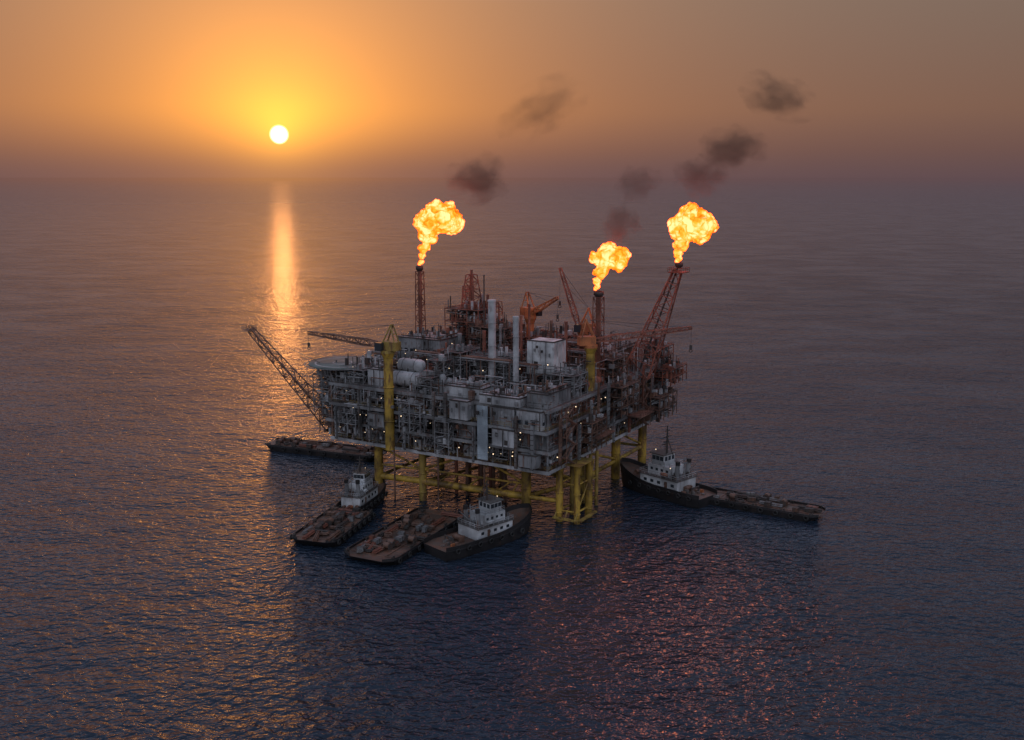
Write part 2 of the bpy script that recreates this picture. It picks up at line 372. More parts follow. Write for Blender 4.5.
for i in range(3):
    z0=LV[i]; H=LV[i+1]-.4-z0
    n=13
    for k in range(n):
        x0=-71+71*k/n; x1=x0+5
        if i>=1 and k>=8: continue
        q=rnd.random(); d=.9+rnd.random()*1.4
        if q<.28: vessel_h((x0+x1)/2,d+1.6,z0,rnd.uniform(3.6,5),rnd.uniform(.8,1.35),'x',rnd.choice([LG,G_,BR,WH]))
        elif q<.5: cab(x0+.3,d,z0,x1-.4,d+3.5,z0+rnd.uniform(2.4,4.2),rnd.choice([G_,LG,BR,G_]),roof=False)
        else: frame(x0,d-.2,z0,x1,d+4,H*.8,rnd.choice([G_,G_,LG,BR]),2)
    for k in range(14):
        y0=1+79*k/14; y1=y0+4.8
        if i>=1 and k<3: continue
        q=rnd.random(); d=-1-rnd.random()*1.5
        if q<.28: vessel_h(d-1.6,(y0+y1)/2,z0,rnd.uniform(3.6,5),rnd.uniform(.8,1.3),'y',rnd.choice([LG,G_,BR,RB]))
        elif q<.5: cab(d-3.5,y0+.3,z0,d,y1-.4,z0+rnd.uniform(2.4,4.2),rnd.choice([G_,BR,LG,RB]),roof=False)
        else: frame(d-4,y0,z0,d+.2,y1,H*.8,rnd.choice([G_,BR,RB]),2)
    for j in range(6):
        mb=MB()
        zz=z0+H-.35-.45*(j//2); yy=.9+.5*(j%2)+rnd.random()*.2; a=rnd.uniform(-71,-45); b=rnd.uniform(-30,-1)
        mb.tube((a,yy,zz),(b,yy,zz),rnd.uniform(.1,.2),8,m=j%3); mb.tube((a,yy,zz),(a,yy,z0),.14,8,m=j%3); mb.tube((b,yy,zz),(b,yy+3,zz),.14,8,m=j%3)
        mb.obj('pipe_run',[G_,LG,BR],PL); mb=MB()
        xx=-.9-.5*(j%2); a=rnd.uniform(2,20); b=rnd.uniform(55,79)
        mb.tube((xx,a,zz),(xx,b,zz),rnd.uniform(.1,.2),8,m=j%3); mb.tube((xx,b,zz),(xx,b,z0),.14,8,m=j%3)
        mb.obj('pipe_run',[G_,LG,BR],PL)
    for (axis,A0,A1,nb) in (('x',-71,-1,7),('y',1,79,8)):
        for bk in range(nb):
            mb=MB(); a0=lerp(A0,A1,bk/nb); a1=lerp(A0,A1,(bk+1)/nb)
            for q in range(20 if (axis=='x' and bk>3) else 30):
                u=rnd.uniform(a0,a1); zz=z0+rnd.uniform(.1,H-1.2); mi=rnd.randint(0,4); dd=rnd.uniform(0,.9)
                if axis=='x' and rnd.random()<.4: dd=-rnd.uniform(.4,1.4)
                k=rnd.random()
                def P(u,d,zq): return (u,EX[i][1]+.1+d,zq) if axis=='x' else (.0-d,u,zq)
                if k<.38: L_=rnd.uniform(1,H*.85); z2=min(zz+L_,z0+H); mb.tube(P(u,dd,zz),P(u,dd,z2),rnd.uniform(.06,.14),6,m=mi)
                elif k<.66: L_=rnd.uniform(1.5,6); mb.tube(P(u,dd,zz),P(min(u+L_,A1),dd,zz),rnd.uniform(.06,.14),6,m=mi)
                elif k<.78: mb.tube(P(u,dd,zz),P(min(u+2.5,A1),dd,z0+H),.08,6,m=mi)
                else: c=P(u,dd,zz); s_=rnd.uniform(.3,.8); mb.cbox(c,(s_,s_*.8,s_*rnd.uniform(.6,1.6)),mi)
            mb.obj('face_pipework',[G_,LG,G_,DK,BR] if axis=='x' else [G_,LG,BR,DK,RB],PL)
    mb=MB(); mb.box(-70,8.5,z0+.02,-8,9,z0+H); mb.box(-9,9.01,z0+.02,-8.5,78,z0+H); mb.obj('inner_bulkhead',DK,PL)
for k in range(16):
    x=-69+k*4.3+rnd.uniform(-1,1)
    if -21<x<-15 or k%3==1: continue
    za=rnd.choice([16.2,17.5,21.6,22.5]); zb=za+rnd.choice([7,9.5,12,14]); zb=min(zb,34); wd=rnd.uniform(.3,1.0); yd=-2.3-rnd.uniform(0,.9)
    mb=MB(); mb.box(x,yd,za,x+wd,yd+.5+rnd.random()*.4,zb)
    for q in range(int((zb-za)/1.3)): mb.box(x-.08,yd-.08,za+.4+q*1.3,x+wd+.08,yd-.003,za+.6+q*1.3,1)
    mb.obj('riser_duct',[rnd.choice([G_,BR,G_,DG]),DK],PL)
for k in range(14):
    y=3+k*5.4+rnd.uniform(-1,1); za=rnd.choice([16.2,17.5,21.6,22.5]); zb=min(za+rnd.choice([7,9.5,12,15]),35); wd=rnd.uniform(.4,1.3); xd=.95+rnd.uniform(0,.9)
    mb=MB(); mb.box(xd,y,za,xd+.5,y+wd,zb)
    for q in range(int((zb-za)/1.3)): mb.box(xd+.503,y-.08,za+.4+q*1.3,xd+.58,y+wd+.08,za+.6+q*1.3,1)
    mb.obj('riser_duct',[rnd.choice([G_,BR,RB,G_]),DK],PL)
frame(-66,-3.2,18.5,-60,-.7,6,G_,2); frame(-44,-4,22,-37,-2.2,8,G_,3); frame(-33,-3,17,-28.5,-.8,9,G_,3)
frame(.9,17,17.5,4,26,8,BR,3); frame(1,33,24,5.2,45,8.5,BR,3); frame(1,60,17,5.5,74,7.5,BR,2); frame(.9,66,27.2,6.5,79,5,RB,2)
cab(-55,-3.4,22,-49.9,-1.9,25.6,G_,roof=False)
cab(-28,-3,27.3,-22.5,-.2,32.2,LG,roof=False)
cab(-14.8,-3.0,21.8,-8.5,-2.0,26.2,LG,'switchgear_block',1.5,False)
cab(-7,-3.0,17.2,-2,-.5,20.4,G_,roof=False)
cab(-27.5,.9,21.42,-20.2,7,31.6,G_,'switchgear_block',1.5,False)
cab(-16.4,.9,21.42,-9,7,26.3,LG,'switchgear_block',1.5,False,1)
cab(-16.4,-1.5,26.85,-9,7,31.6,G_,'switchgear_block',1.0,False)
cab(-8.4,.9,21.42,-1.2,9,26.3,G_,'switchgear_block',1.5,False)
cab(-8.4,-1.5,26.85,-1.2,12,31.6,LG,'switchgear_block',1.5,False,1)
mb=MB(); mb.box(-19.9,-2.3,17.2,-16.8,-2,31.6)
for k in range(26): mb.box(-19.7,-2.44,17.5+k*.52,-17,-2.303,17.75+k*.52,0)
mb.obj('louvre_panel',BL,PL)
cab(-33,2,32,-21,10,34.8,LG,'deckhouse',1.5)
cab(-20,-.8,32,-8,9.5,34.2,LG,'deckhouse',1.5)
cab(-7,1.5,32,-1,14,35.6,G_,'deckhouse',1.5)
cab(-62,20,32,-47,33,43.2,G_,'accommodation_block',.8,True,3)
cab(-18.2,21,36.5,-10,28,45.6,WH,'equipment_housing',2.0,False)
frame(-18.5,20.5,32,-9.6,28.5,4.4,G_,1)
cab(-20,48,32,-6,70,38.5,BR,'compressor_hall',1.2)
frame(-6,72,32,1.5,80,6,RB,2)
frame(-8,16,32,-1,24,6,G_,2); frame(-8.5,38,32,0,48,7,BR,3)
frame(-71,18,32,-63,32,6,BR,2); frame(-71,40,32,-58,56,7,BR,2)
for k,(x,y,zz,r,L) in enumerate([(-47.5,5,32,2.1,11),(-47.5,9.8,32,2.1,11),(-48,7.4,35.6,1.9,9)]):
    vessel_h(x,y,zz,L,r,'x',LG,'storage_tank')
for k in range(3): 
    mb=MB(); x=-38+k*2.3; mb.lathe((x,5,32),[(1,0),(1,3.4+k%2),(.6,4+k%2),(.01,4.2+k%2)],14); mb.obj('storage_tank',LG,PL)
cab(-60,3,32,-55,8,36.5,LG,'equipment_cabinet',1.0)
frame(-71,2,32,-61,12,4,G_,1)
frame(-54,33,32,-42,45,19,RB,5)
frame(-42,28,32,-30,40,15,BR,5)
frame(-34,16,32,-22,27,9,G_,3)
frame(-30,40,32,-20,54,11,RB,4)
frame(-41,12,32,-34.5,22,10,G_,3)
frame(-56,45,32,-44,56,12,RB,4)
mb=MB(); mb.lattice((-47.5,38,50),(-47.5,38,61),5,2.4,5,.17); mb.tube((-47.5,38,50),(-47.5,38,62.5),.4,8); mb.obj('vent_tower',RB,PL)
mb=MB(); mb.lattice((-36,34,45),(-36,34,54),3,2,3,.14); mb.obj('vent_tower',RB,PL)
mb=MB(); mb.lattice((-52,42,50),(-52,42,57),2.4,1.6,4,.14); mb.obj('vent_tower',RB,PL)
for x,y,zt,r,mt in [(-26,15,57,1.05,LG),(-16.6,12,53.5,.8,LG),(-30,26,48,.35,G_),(-22,24,52,.4,RB),(-38,30,62,.2,DK),(-33,22,47,.5,RB),(-12,32,50,.45,RB),(-40,20,46,.6,G_),(-24.5,33,54,.35,RB),(-45,35,58,.3,RB),(-43,40,55,.4,RB),(-20,38,49,.4,BR),(-9,44,47,.4,RB)]:
    mb=MB(); mb.tube((x,y,32),(x,y,zt),r,14); mb.tube((x,y,zt-.5),(x,y,zt+.05),r*1.12,14)
    for k in range(1,4): mb.torus((x,y,32+(zt-32)*k/4),r+.05,.1,(0,0,1),14,4)
    mb.obj('exhaust_stack',mt,PL)
def taken(x,y):
    for (a,b,c,d) in [(-34,0,0,15),(-72,17,-46,57),(-72,0,-41,12),(-42,10,-20,55),(-19,20,-9,29),(-21,34,2,80),(-9,15,0,25)]:
        if a<=x<=c and b<=y<=d: return True
    return False
for ix in range(12):
    for iy in range(13):
        x=-69+ix*6; y=3+iy*6
        if taken(x,y): continue
        q=rnd.random(); hh=5+6*math.exp(-((x+30)**2+(y-40)**2)/900); pal=[G_,LG,BR] if x<-45 or y<12 else [RB,BR,RB,G_]
        if q<.25: vessel_v(x,y,32,hh*rnd.uniform(.7,1.4),rnd.uniform(.6,1.3),rnd.choice(pal))
        elif q<.45: vessel_h(x,y,32+rnd.choice([0,0,3]),5,rnd.uniform(.8,1.4),rnd.choice('xy'),rnd.choice(pal))
        elif q<.6: cab(x-2.4,y-2.4,32,x+2.2,y+2,32+hh*rnd.uniform(.5,.9),rnd.choice(pal))
        else: frame(x-2.6,y-2.6,32,x+2.6,y+2.4,hh*rnd.uniform(.7,1.3),rnd.choice(pal),2)
for px_ in range(6):
    for py_ in range(6):
        mb=MB(); X0=-71+px_*11.7; Y0=1+py_*13
        for q in range(38):
            x=X0+rnd.uniform(0,11.5); y=Y0+rnd.uniform(0,12.5); k=rnd.random(); mi=rnd.randint(0,4); top=32+rnd.uniform(1,5 if y<14 else 9)
            if k<.4: mb.tube((x,y,32),(x,y,top),rnd.uniform(.07,.2),6,m=mi)
            elif k<.65: mb.tube((x,y,top),(min(x+rnd.uniform(2,8),-.5),y,top),rnd.uniform(.08,.18),6,m=mi); mb.tube((x,y,32),(x,y,top),.1,6,m=mi)
            elif k<.8: mb.tube((x,y,top),(x,min(y+rnd.uniform(2,8),79),top),rnd.uniform(.08,.18),6,m=mi); mb.tube((x,y,32),(x,y,top),.1,6,m=mi)
            else: s_=rnd.uniform(.5,1.4); mb.cbox((x,y,32.01),(s_,s_,s_*rnd.uniform(.7,2.5)),mi)
        mb.obj('deck_pipework',[G_,LG,BR,DK,G_ if py_<2 else RB],PL)
for k in range(9):
    y=13+k*5.5; zz=36+rnd.uniform(0,6); mb=MB(); a0=-60+rnd.uniform(0,12); b0=-6-rnd.uniform(0,15)
    for j in range(4): mb.tube((a0,y+j*.5,zz+(j%2)*.4),(b0,y+j*.5,zz+(j%2)*.4),rnd.uniform(.12,.26),8,m=1+j%2)
    for j in range(8): mb.beam((lerp(a0,b0,j/7),y-.3,32),(lerp(a0,b0,j/7),y-.3,zz),.15,2); mb.beam((lerp(a0,b0,j/7),y-.4,zz-.1),(lerp(a0,b0,j/7),y+1.9,zz-.1),.15,2)
    mb.obj('pipe_bridge',[LG,G_,BR],PL)
hx,hy,hz_=-74,8.6,36.2
o_=MB(); o_.lathe((hx,hy,hz_-.5),[(.01,0),(9.6,0),(10,.1),(10,.5),(.01,.5)],36); hd=o_.obj('helideck',[GR],PL)
mb=MB(); mb.lathe((hx,hy,hz_+.004),[(7.7,0),(8.2,0)],36); mb.lathe((hx,hy,hz_+.004),[(2.6,0),(3.0,0)],30); mb.obj('landing_ring_marking',LG,hd)
mb=MB(); mb.torus((hx,hy,hz_-.2),11.1,.11,(0,0,1),36,5)
for k in range(24):
    a=k*math.pi/12; mb.beam((hx+9.9*math.cos(a),hy+9.9*math.sin(a),hz_-.3),(hx+11.1*math.cos(a),hy+11.1*math.sin(a),hz_-.2),.1)
mb.obj('safety_net',G_,hd)
mb=MB()
for k in range(8):
    a=k*math.pi/4+.2; mb.tube((hx+8*math.cos(a),hy+8*math.sin(a),hz_-.5),(hx+5*math.cos(a)+2.5,hy+5*math.sin(a),24),.25,8)
    b=a+math.pi/4; mb.tube((hx+8*math.cos(a),hy+8*math.sin(a),hz_-.9),(hx+8*math.cos(b),hy+8*math.sin(b),hz_-.9),.22,8)
mb.obj('support_strut',G_,hd)
frame(-79,1,22,-72.3,14,11.5,G_,3); frame(-77,1,16,-72.3,12,5.5,BR,2)
def tapered_stack(x,y,z0,z1,r,mt,name):
    mb=MB(); mb.tube((x,y,z0),(x,y,z1),r*.6,12); mb.lattice((x,y,z0),(x,y,z1-1),r*2.2,r*1.8,8,.14); o=mb.obj(name,mt,PL)
    mb=MB(); mb.lathe((x,y,z1-1),[(r*.6,0),(r*1.15,.6),(r*1.15,1.6),(r*.8,1.6)],14); mb.obj('flare_tip',DK,o); return o
tapered_stack(-61,30,43,63,1.0,RB,'flare_stack')
tapered_stack(-3.4,35,32,58.2,1.25,RB,'flare_stack')
mb=MB(); mb.lattice((-1.5,60,32),(9.2,62,63),9.5,2.4,8,.22,h0=8,h1=2.3); ft=mb.obj('flare_tower',RB,PL)
mb=MB(); mb.tube((-1.5,60,32),(9.3,62,64.3),.3,10); mb.lathe((9.5,62,63.8),[(.6,0),(1.2,.6),(1.2,1.6),(.8,1.6)],14); mb.obj('flare_tip',DK,ft)
mb=MB(); mb.box(6.9,59.8,62.4,11.9,64.4,62.7); mb.rail([(6.9,59.8,62.7),(11.9,59.8,62.7),(11.9,64.4,62.7),(6.9,64.4,62.7),(6.9,59.8,62.7)],1.2,1.2,.09); mb.obj('access_platform',RB,ft)
mb=MB(); mb.lattice((-75,5,18),(-106,4,44),4.4,1.6,13,.18,h0=4.0,h1=1.5); bb=mb.obj('burner_boom',BR,PL)
mb=MB(); mb.box(-108.5,2.5,43.9,-105,5.5,44.1); mb.rail([(-108.5,2.5,44.1),(-105,2.5,44.1),(-105,5.5,44.1),(-108.5,5.5,44.1)],1.0,1.2,.08)
for k in range(3): mb.tube((-107.5+k*1.1,4,44.1),(-108+k*1.1,4,45.4),.16,8)
mb.obj('burner_head',BR,bb)
mb=MB(); mb.beam((-72,5,34),(-106,4,44),.12); mb.beam((-72,5,30),(-92,4,33),.12); mb.obj('stay_cable',DK,bb)
for y0,zz in ((18.5,21.4),(46,21.4)):
    mb=MB(); mb.box(1.12,y0,zz-.25,5.5,y0+10,zz-.01); mb.rail([(1.2,y0,zz),(5.5,y0,zz),(5.5,y0+10,zz),(1.2,y0+10,zz)],1.1,1.6,.08)
    for k in (0,5,10): mb.beam((1.2,y0+k,zz-3.5),(5.3,y0+k,zz-.3),.16)
    mb.obj('cantilever_walkway',BR,PL)
def stair(x,y,z0,n):
    mb=MB()
    for k in range(n):
        a=z0+k*2.7; s=1 if k%2 else -1
        mb.beam((x,y-2.4*s,a),(x,y+2.4*s,a+2.7),.22); mb.beam((x+1,y-2.4*s,a),(x+1,y+2.4*s,a+2.7),.22)
        for j in range(9): kk=j/9; mb.box(x,y-2.4*s+4.8*s*kk-.12,a+2.7*kk,x+1,y-2.4*s+4.8*s*kk+.12,a+2.7*kk+.06)
        mb.box(x-.3,y+2.4*s-.6,a+2.62,x+1.3,y+2.4*s+.6,a+2.7)
    for yy in (y-2.9,y+2.9):
        for xx in (x-.2,x+1.2): mb.beam((xx,yy,z0),(xx,yy,z0+n*2.7),.15)
    mb.obj('stair_tower',BR,PL)
stair(1.4,57,16,6); stair(1.4,8,16,6)
for k in range(98):
    q=rnd.random()
    if q<.4: i=rnd.randint(0,2); p=(rnd.uniform(-70,-1),-.7-1.4*(i==1),LV[i+1]-.9+rnd.uniform(-2,.2))
    elif q<.62: i=rnd.randint(0,2); p=(1.2,rnd.uniform(2,78),LV[i+1]-1-rnd.uniform(0,1.5))
    else: p=(rnd.uniform(-66,-3),rnd.uniform(1,40),rnd.uniform(34,44))
    mb=MB(); r=rnd.uniform(.08,.18); mb.lathe(p,[(.01,-r),(r*.8,-r*.6),(r,0),(r*.8,r*.6),(.01,r)],8); mb.box(p[0]-.1,p[1]-.1,p[2]+.18,p[0]+.1,p[1]+.1,p[2]+.4,1)
    mb.obj('deck_lamp',[LM,DK],PL)
# ================================================================ CRANES
def crane(base,top,tip,ped_mat,cab_mat,boom_mat,label,w=1.9,ped_r=1.5,hook=8,group='pedestal cranes',br=.17):
    base=V(base); tip=V(tip); T=thing('pedestal_crane',base,0,label,'crane',group)
    piv=V((base.x,base.y,top)); d=(tip-piv); hd=V((d.x,d.y,0)).normalized()
    mb=MB(); mb.tube(base,piv,ped_r,18); mb.tube(piv-V((0,0,1.6)),piv,ped_r,18,ped_r*1.5)
    for k in (.3,.65): mb.torus(base.lerp(piv,k),ped_r+.1,.18,(0,0,1),18,5)
    mb.obj('pedestal',ped_mat,T,base)
    mb=MB(); mb.tube(piv+V((0,0,.01)),piv+V((0,0,.8)),ped_r*1.55,18)
    s=V((-hd.y,hd.x,0)); c=piv+V((0,0,.8))
    def ob(c,a,b,h,m=0):
        vs=[]
        for zz in (0,h):
            for sa,sb in ((-1,-1),(1,-1),(1,1),(-1,1)): vs.append(c+hd*sa*a/2+s*sb*b/2+V((0,0,zz)))
        mb.add(vs,[(0,3,2,1),(4,5,6,7),(0,1,5,4),(1,2,6,5),(2,3,7,6),(3,0,4,7)],m)
    ob(c-hd*1.2,4.6,2.6,2.4); ob(c+hd*1.4+s*2.0,2,1.5,2.2,1)
    mb.obj('crane_cab',[cab_mat,GL],T,base)
    mb=MB(); ap=c+V((0,0,7))-hd*1.5
    for sg in (-1,1):
        mb.beam(c+s*sg*1.1+hd*.9+V((0,0,2)),ap+s*sg*.5,.3); mb.beam(c+s*sg*1.1-hd*3+V((0,0,2)),ap+s*sg*.5,.3)
    mb.beam(ap-s*.6,ap+s*.6,.3); mb.beam(c+V((0,0,4.5))-hd*2.3-s*.9,c+V((0,0,4.5))-hd*2.3+s*.9,.2); mb.obj('a_frame',cab_mat,T,base)
    mb=MB(); f=c+hd*1.4+V((0,0,1.2)); mid=f.lerp(tip,.2); L=(tip-f).length; n=max(6,int(L/2.2))
    mb.lattice(f,mid,w*.5,w,2,br); mb.lattice(mid,tip,w,w*.45,n,br); mb.obj('boom',boom_mat,T,base)
    mb=MB(); mb.beam(ap,tip,.08); mb.beam(ap+s*.4,f.lerp(tip,.7),.07); mb.beam(tip,tip-V((0,0,hook)),.07); mb.obj('hoist_cable',DK,T,base)
    mb=MB(); h0=tip-V((0,0,hook)); mb.cbox((h0.x,h0.y,h0.z-1),(.7,.5,1.1)); mb.torus(h0-V((0,0,1.5)),.4,.13,(0,1,0),10,5); mb.obj('hook_block',DK,T,base)
    return T
crane(W(-48.5,-2.5,15.8),43,(-58,283,46.5),YE,YO,BR,'yellow pedestal crane with rusty lattice boom on the platform edge',1.7,1.3,3,br=.15)
crane(W(-2.2,28,32.02),44,(50.5,280,48.3),YE,OR,RB,'yellow pedestal crane with long red boom and hanging hook',1.7,1.25,hook=5,br=.14)
crane(W(-31,45,32.02),48,W(-19,40,55.5),OR,OR,OR,'orange crane with short jib among the red process structures',1.4,1.2,5,br=.13)
crane(W(-15,49,38.6),44,W(-22,47,63.5),RB,OR,RB,'red oxide crane with steeply raised lattice boom',1.6,1.2,10,br=.14)
# ================================================================ FLAMES
def flame(tip,blobs,label,sc_=1.0):
    mb=MB()
    rr=random.Random(len(blobs))
    for (dx,dz,r) in blobs:
        c=(dx*sc_,rr.uniform(-.25,.25)*r,dz*sc_); r*=sc_; prof=[(max(.01,r*math.sin(math.pi*i/10)),-r*math.cos(math.pi*i/10)) for i in range(11)]
        mb.lathe(c,prof,16)
    o=mb.obj('gas_flame',FL); o.location=tip; o['label']=label; o['category']='flame'; o['group']='burning gas flares'
    md=o.modifiers.new('r','REMESH'); md.mode='VOXEL'; md.voxel_size=.24; md.use_smooth_shade=True
    for sc,st in ((2.6,2.2),(1.2,1.2),(.5,.5)):
        tx=bpy.data.textures.new('flame_noise','CLOUDS'); tx.noise_scale=sc; tx.noise_depth=1
        d=o.modifiers.new('d','DISPLACE'); d.texture=tx; d.strength=st; d.mid_level=.5; d.texture_coords='LOCAL'
    sm=o.modifiers.new('s','SMOOTH'); sm.iterations=3
    return o
FL=bpy.data.materials.new('burning_gas'); FL.use_nodes=True; t=FL.node_tree; t.nodes.clear()
tcn=N(t,'ShaderNodeTexCoord'); n=N(t,'ShaderNodeTexNoise'); n.inputs['Scale'].default_value=.28; n.inputs['Detail'].default_value=6; n.inputs['Roughness'].default_value=.55; n.inputs['Distortion'].default_value=.5
t.links.new(tcn.outputs['Object'],n.inputs['Vector'])
lw=N(t,'ShaderNodeLayerWeight'); lw.inputs[0].default_value=.5
f=M(t,'SUBTRACT',M(t,'ADD',M(t,'MULTIPLY',M(t,'SUBTRACT',n.outputs[0],.5),1.7),.72),M(t,'MULTIPLY',M(t,'POWER',lw.outputs['Facing'],1.4),.52))
c=RAMP(t,f,[(.18,(.055,.007,.0003)),(.32,(.14,.020,.0006)),(.46,(.35,.040,.0012)),(.60,(.75,.068,.006)),(.78,(1,.115,.045))])
e=N(t,'ShaderNodeEmission'); t.links.new(c,e.inputs[0]); e.inputs[1].default_value=9
tr=N(t,'ShaderNodeBsdfTransparent'); mx=N(t,'ShaderNodeMixShader')
t.links.new(M(t,'MULTIPLY',MR(t,lw.outputs['Facing'],.30,.88,0,1),MR(t,n.outputs[0],.33,.62,1,.85)),mx.inputs[0]); t.links.new(e.outputs[0],mx.inputs[1]); t.links.new(tr.outputs[0],mx.inputs[2])
o=N(t,'ShaderNodeOutputMaterial'); t.links.new(mx.outputs[0],o.inputs[0])
flame((-27.4,304,63.6),[(0,1,.7),(.5,3.2,1.1),(1.2,6,1.8),(2,9.5,3.0),(3,13.5,4.6),(7.5,14.5,4.8),(10.5,13.5,3),(5,17,3.2),(.5,14,2.6)],'tall orange gas flame billowing above the thin flare stack',.98)
flame((23.7,278.6,58.8),[(0,1,.7),(.3,3,1.1),(1,5.5,1.9),(2,8.6,3.3),(5.3,9,3.2),(-.3,9,2),(3,10.8,2.6),(7,10,1.7)],'small orange gas flame above the middle flare stack',1.0)
_t=W(9.5,62,65.2)
flame(_t,[(0,1,.9),(0,3.5,1.5),(.5,6.5,2.4),(1.2,10.5,4.3),(5.5,11.5,5.2),(3.0,14,4.5),(8.5,12.5,3.2),(-1.5,11.5,2.6)],'round orange fireball above the inclined flare tower',.93)
def add_flare_spot(loc,aim,energy,half):
    L=bpy.data.lights.new('added_flare_spot','SPOT'); L.energy=energy; L.color=(1,.22,.06); L.spot_size=math.radians(half*2); L.spot_blend=1; L.shadow_soft_size=9
    o=bpy.data.objects.new('added_flare_spot',L); o.location=loc; o.rotation_euler=(V(loc)-V(aim)).to_track_quat('Z','Y').to_euler(); scene.collection.objects.link(o)
add_flare_spot((53,287,76),(37,206,0),1.5e5,23)  # added spot at the right flame, strengthens its red glow on the water
# ================================================================ SMOKE
SM=bpy.data.materials.new('drifting_smoke'); SM.use_nodes=True; t=SM.node_tree; t.nodes.clear()
tcn=N(t,'ShaderNodeTexCoord'); ln=N(t,'ShaderNodeVectorMath',operation='LENGTH'); t.links.new(tcn.outputs['Object'],ln.inputs[0])
oi=N(t,'ShaderNodeObjectInfo'); ad=VA(t,tcn.outputs['Object'],oi.outputs['Location'])
n=N(t,'ShaderNodeTexNoise'); n.inputs['Scale'].default_value=1.8; n.inputs['Detail'].default_value=7; n.inputs['Roughness'].default_value=.56; n.inputs['Distortion'].default_value=.2
t.links.new(ad,n.inputs['Vector'])
dens=MR(t,M(t,'SUBTRACT',M(t,'ADD',M(t,'MULTIPLY',n.outputs[0],1.9),.08),M(t,'MULTIPLY',ln.outputs['Value'],.80)),.30,.85,0,.17)
at=N(t,'ShaderNodeAttribute'); at.attribute_type='OBJECT'; at.attribute_name='smoke_density'
pv=N(t,'ShaderNodeVolumePrincipled'); pv.inputs['Color'].default_value=(.24,.165,.13,1); t.links.new(M(t,'MULTIPLY',dens,at.outputs['Fac']),pv.inputs['Density'])
o=N(t,'ShaderNodeOutputMaterial'); t.links.new(pv.outputs[0],o.inputs['Volume'])
for (x,y,zz,rx,rz,dn,rot) in [(-10.5,304,89.5,11.5,8.5,.85,-.15),(9,310,110,16,9,.30,-.5),(30,280,77,7,6.5,.75,-.3),(34.5,281,88,8,6,.6,-.4),(55,298,90,9,7,.75,.2),(64.5,300,98,12,8,.8,-.1),(78,305,113,13,7.5,.62,.35)]:
    mb=MB(); prof=[(max(.005,math.sin(math.pi*i/14)),-math.cos(math.pi*i/14)) for i in range(15)]; mb.lathe((0,0,0),prof,24)
    o=mb.obj('smoke_puff',SM); o.location=(x,y,zz); o.scale=(rx,min(rx,rz)*1.0,rz); o.rotation_euler=(0,rot,0); o['smoke_density']=dn
    o['label']='faint brown smoke puff drifting from the flares' if dn<.5 else 'dark brown smoke puff drifting above the flares'; o['category']='smoke'; o['group']='smoke puffs from the flares'
# ================================================================ VESSELS
def hull(L,B,zs,zb,bul,bow='sharp'):
    n=26; st=[]
    for i in range(n+1):
        k=i/n; x=-L/2+L*k
        if bow=='sharp':
            w=1 if k<.55 else math.sqrt(max(0,1-((k-.55)/.45)**2.2)); w*= .82+.18*min(1,k/.12)
        else:
            w=1-.35*max(0,(k-.93)/.07)**2-.35*max(0,(.07-k)/.07)**2
        w=max(w,.03)*B/2; dz=zs+(zb-zs)*max(0,(k-.45)/.55)**1.7
        xr=x-(2.2*max(0,(k-.6)/.4)**2 if bow=='sharp' else (3*max(0,(k-.85)/.15)-3*max(0,(.15-k)/.15)))
        st.append((x,xr,w,dz))
    mb=MB(); dk=MB()
    vs=[]
    for x,xr,w,dz in st:
        k=(x+L/2)/L; lo=.92 if bow!='sharp' else (.9 if k<.6 else .9-.25*(k-.6)/.4)
        sec=[(xr,-w*lo,-1.2),(lerp(xr,x,.5),-w*.97,.4),(x,-w,dz-.1),(x,-w-.12,dz-.05),(x,-w-.12,dz+.25),(x,-w,dz+.3),(x,-w,dz+bul),(x,-max(w-.22,.01),dz+bul),(x,-max(w-.22,.01),dz)]
        vs+= sec+[(a,-b,c) for a,b,c in sec[::-1]]
    K=18; fs=[]
    for i in range(n):
        for j in range(K-1):
            if j==8: continue
            fs.append((i*K+j,(i+1)*K+j,(i+1)*K+j+1,i*K+j+1))
    fs.append(tuple(range(K))); fs.append(tuple(n*K+j for j in range(K))[::-1])
    mb.add(vs,fs,0,False)
    dv=[];df=[]
    for x,xr,w,dz in st: dv+=[(x,-max(w-.2,.01),dz+.01),(x,max(w-.2,.01),dz+.01)]
    for i in range(n): df.append((2*i,2*i+2,2*i+3,2*i+1))
    dk.add(dv,df,0)
    return mb,dk
def fenders(T,L,B,z,n,sides=(-1,1),x0=-.42,x1=.25):
    for sd in sides:
        for i in range(n):
            x=lerp(x0*L,x1*L,i/(n-1)); mb=MB(); mb.torus((x,sd*(B/2+.28),z),.55,.22,(0,1,0)); mb.obj('tyre_fender',RU,T)
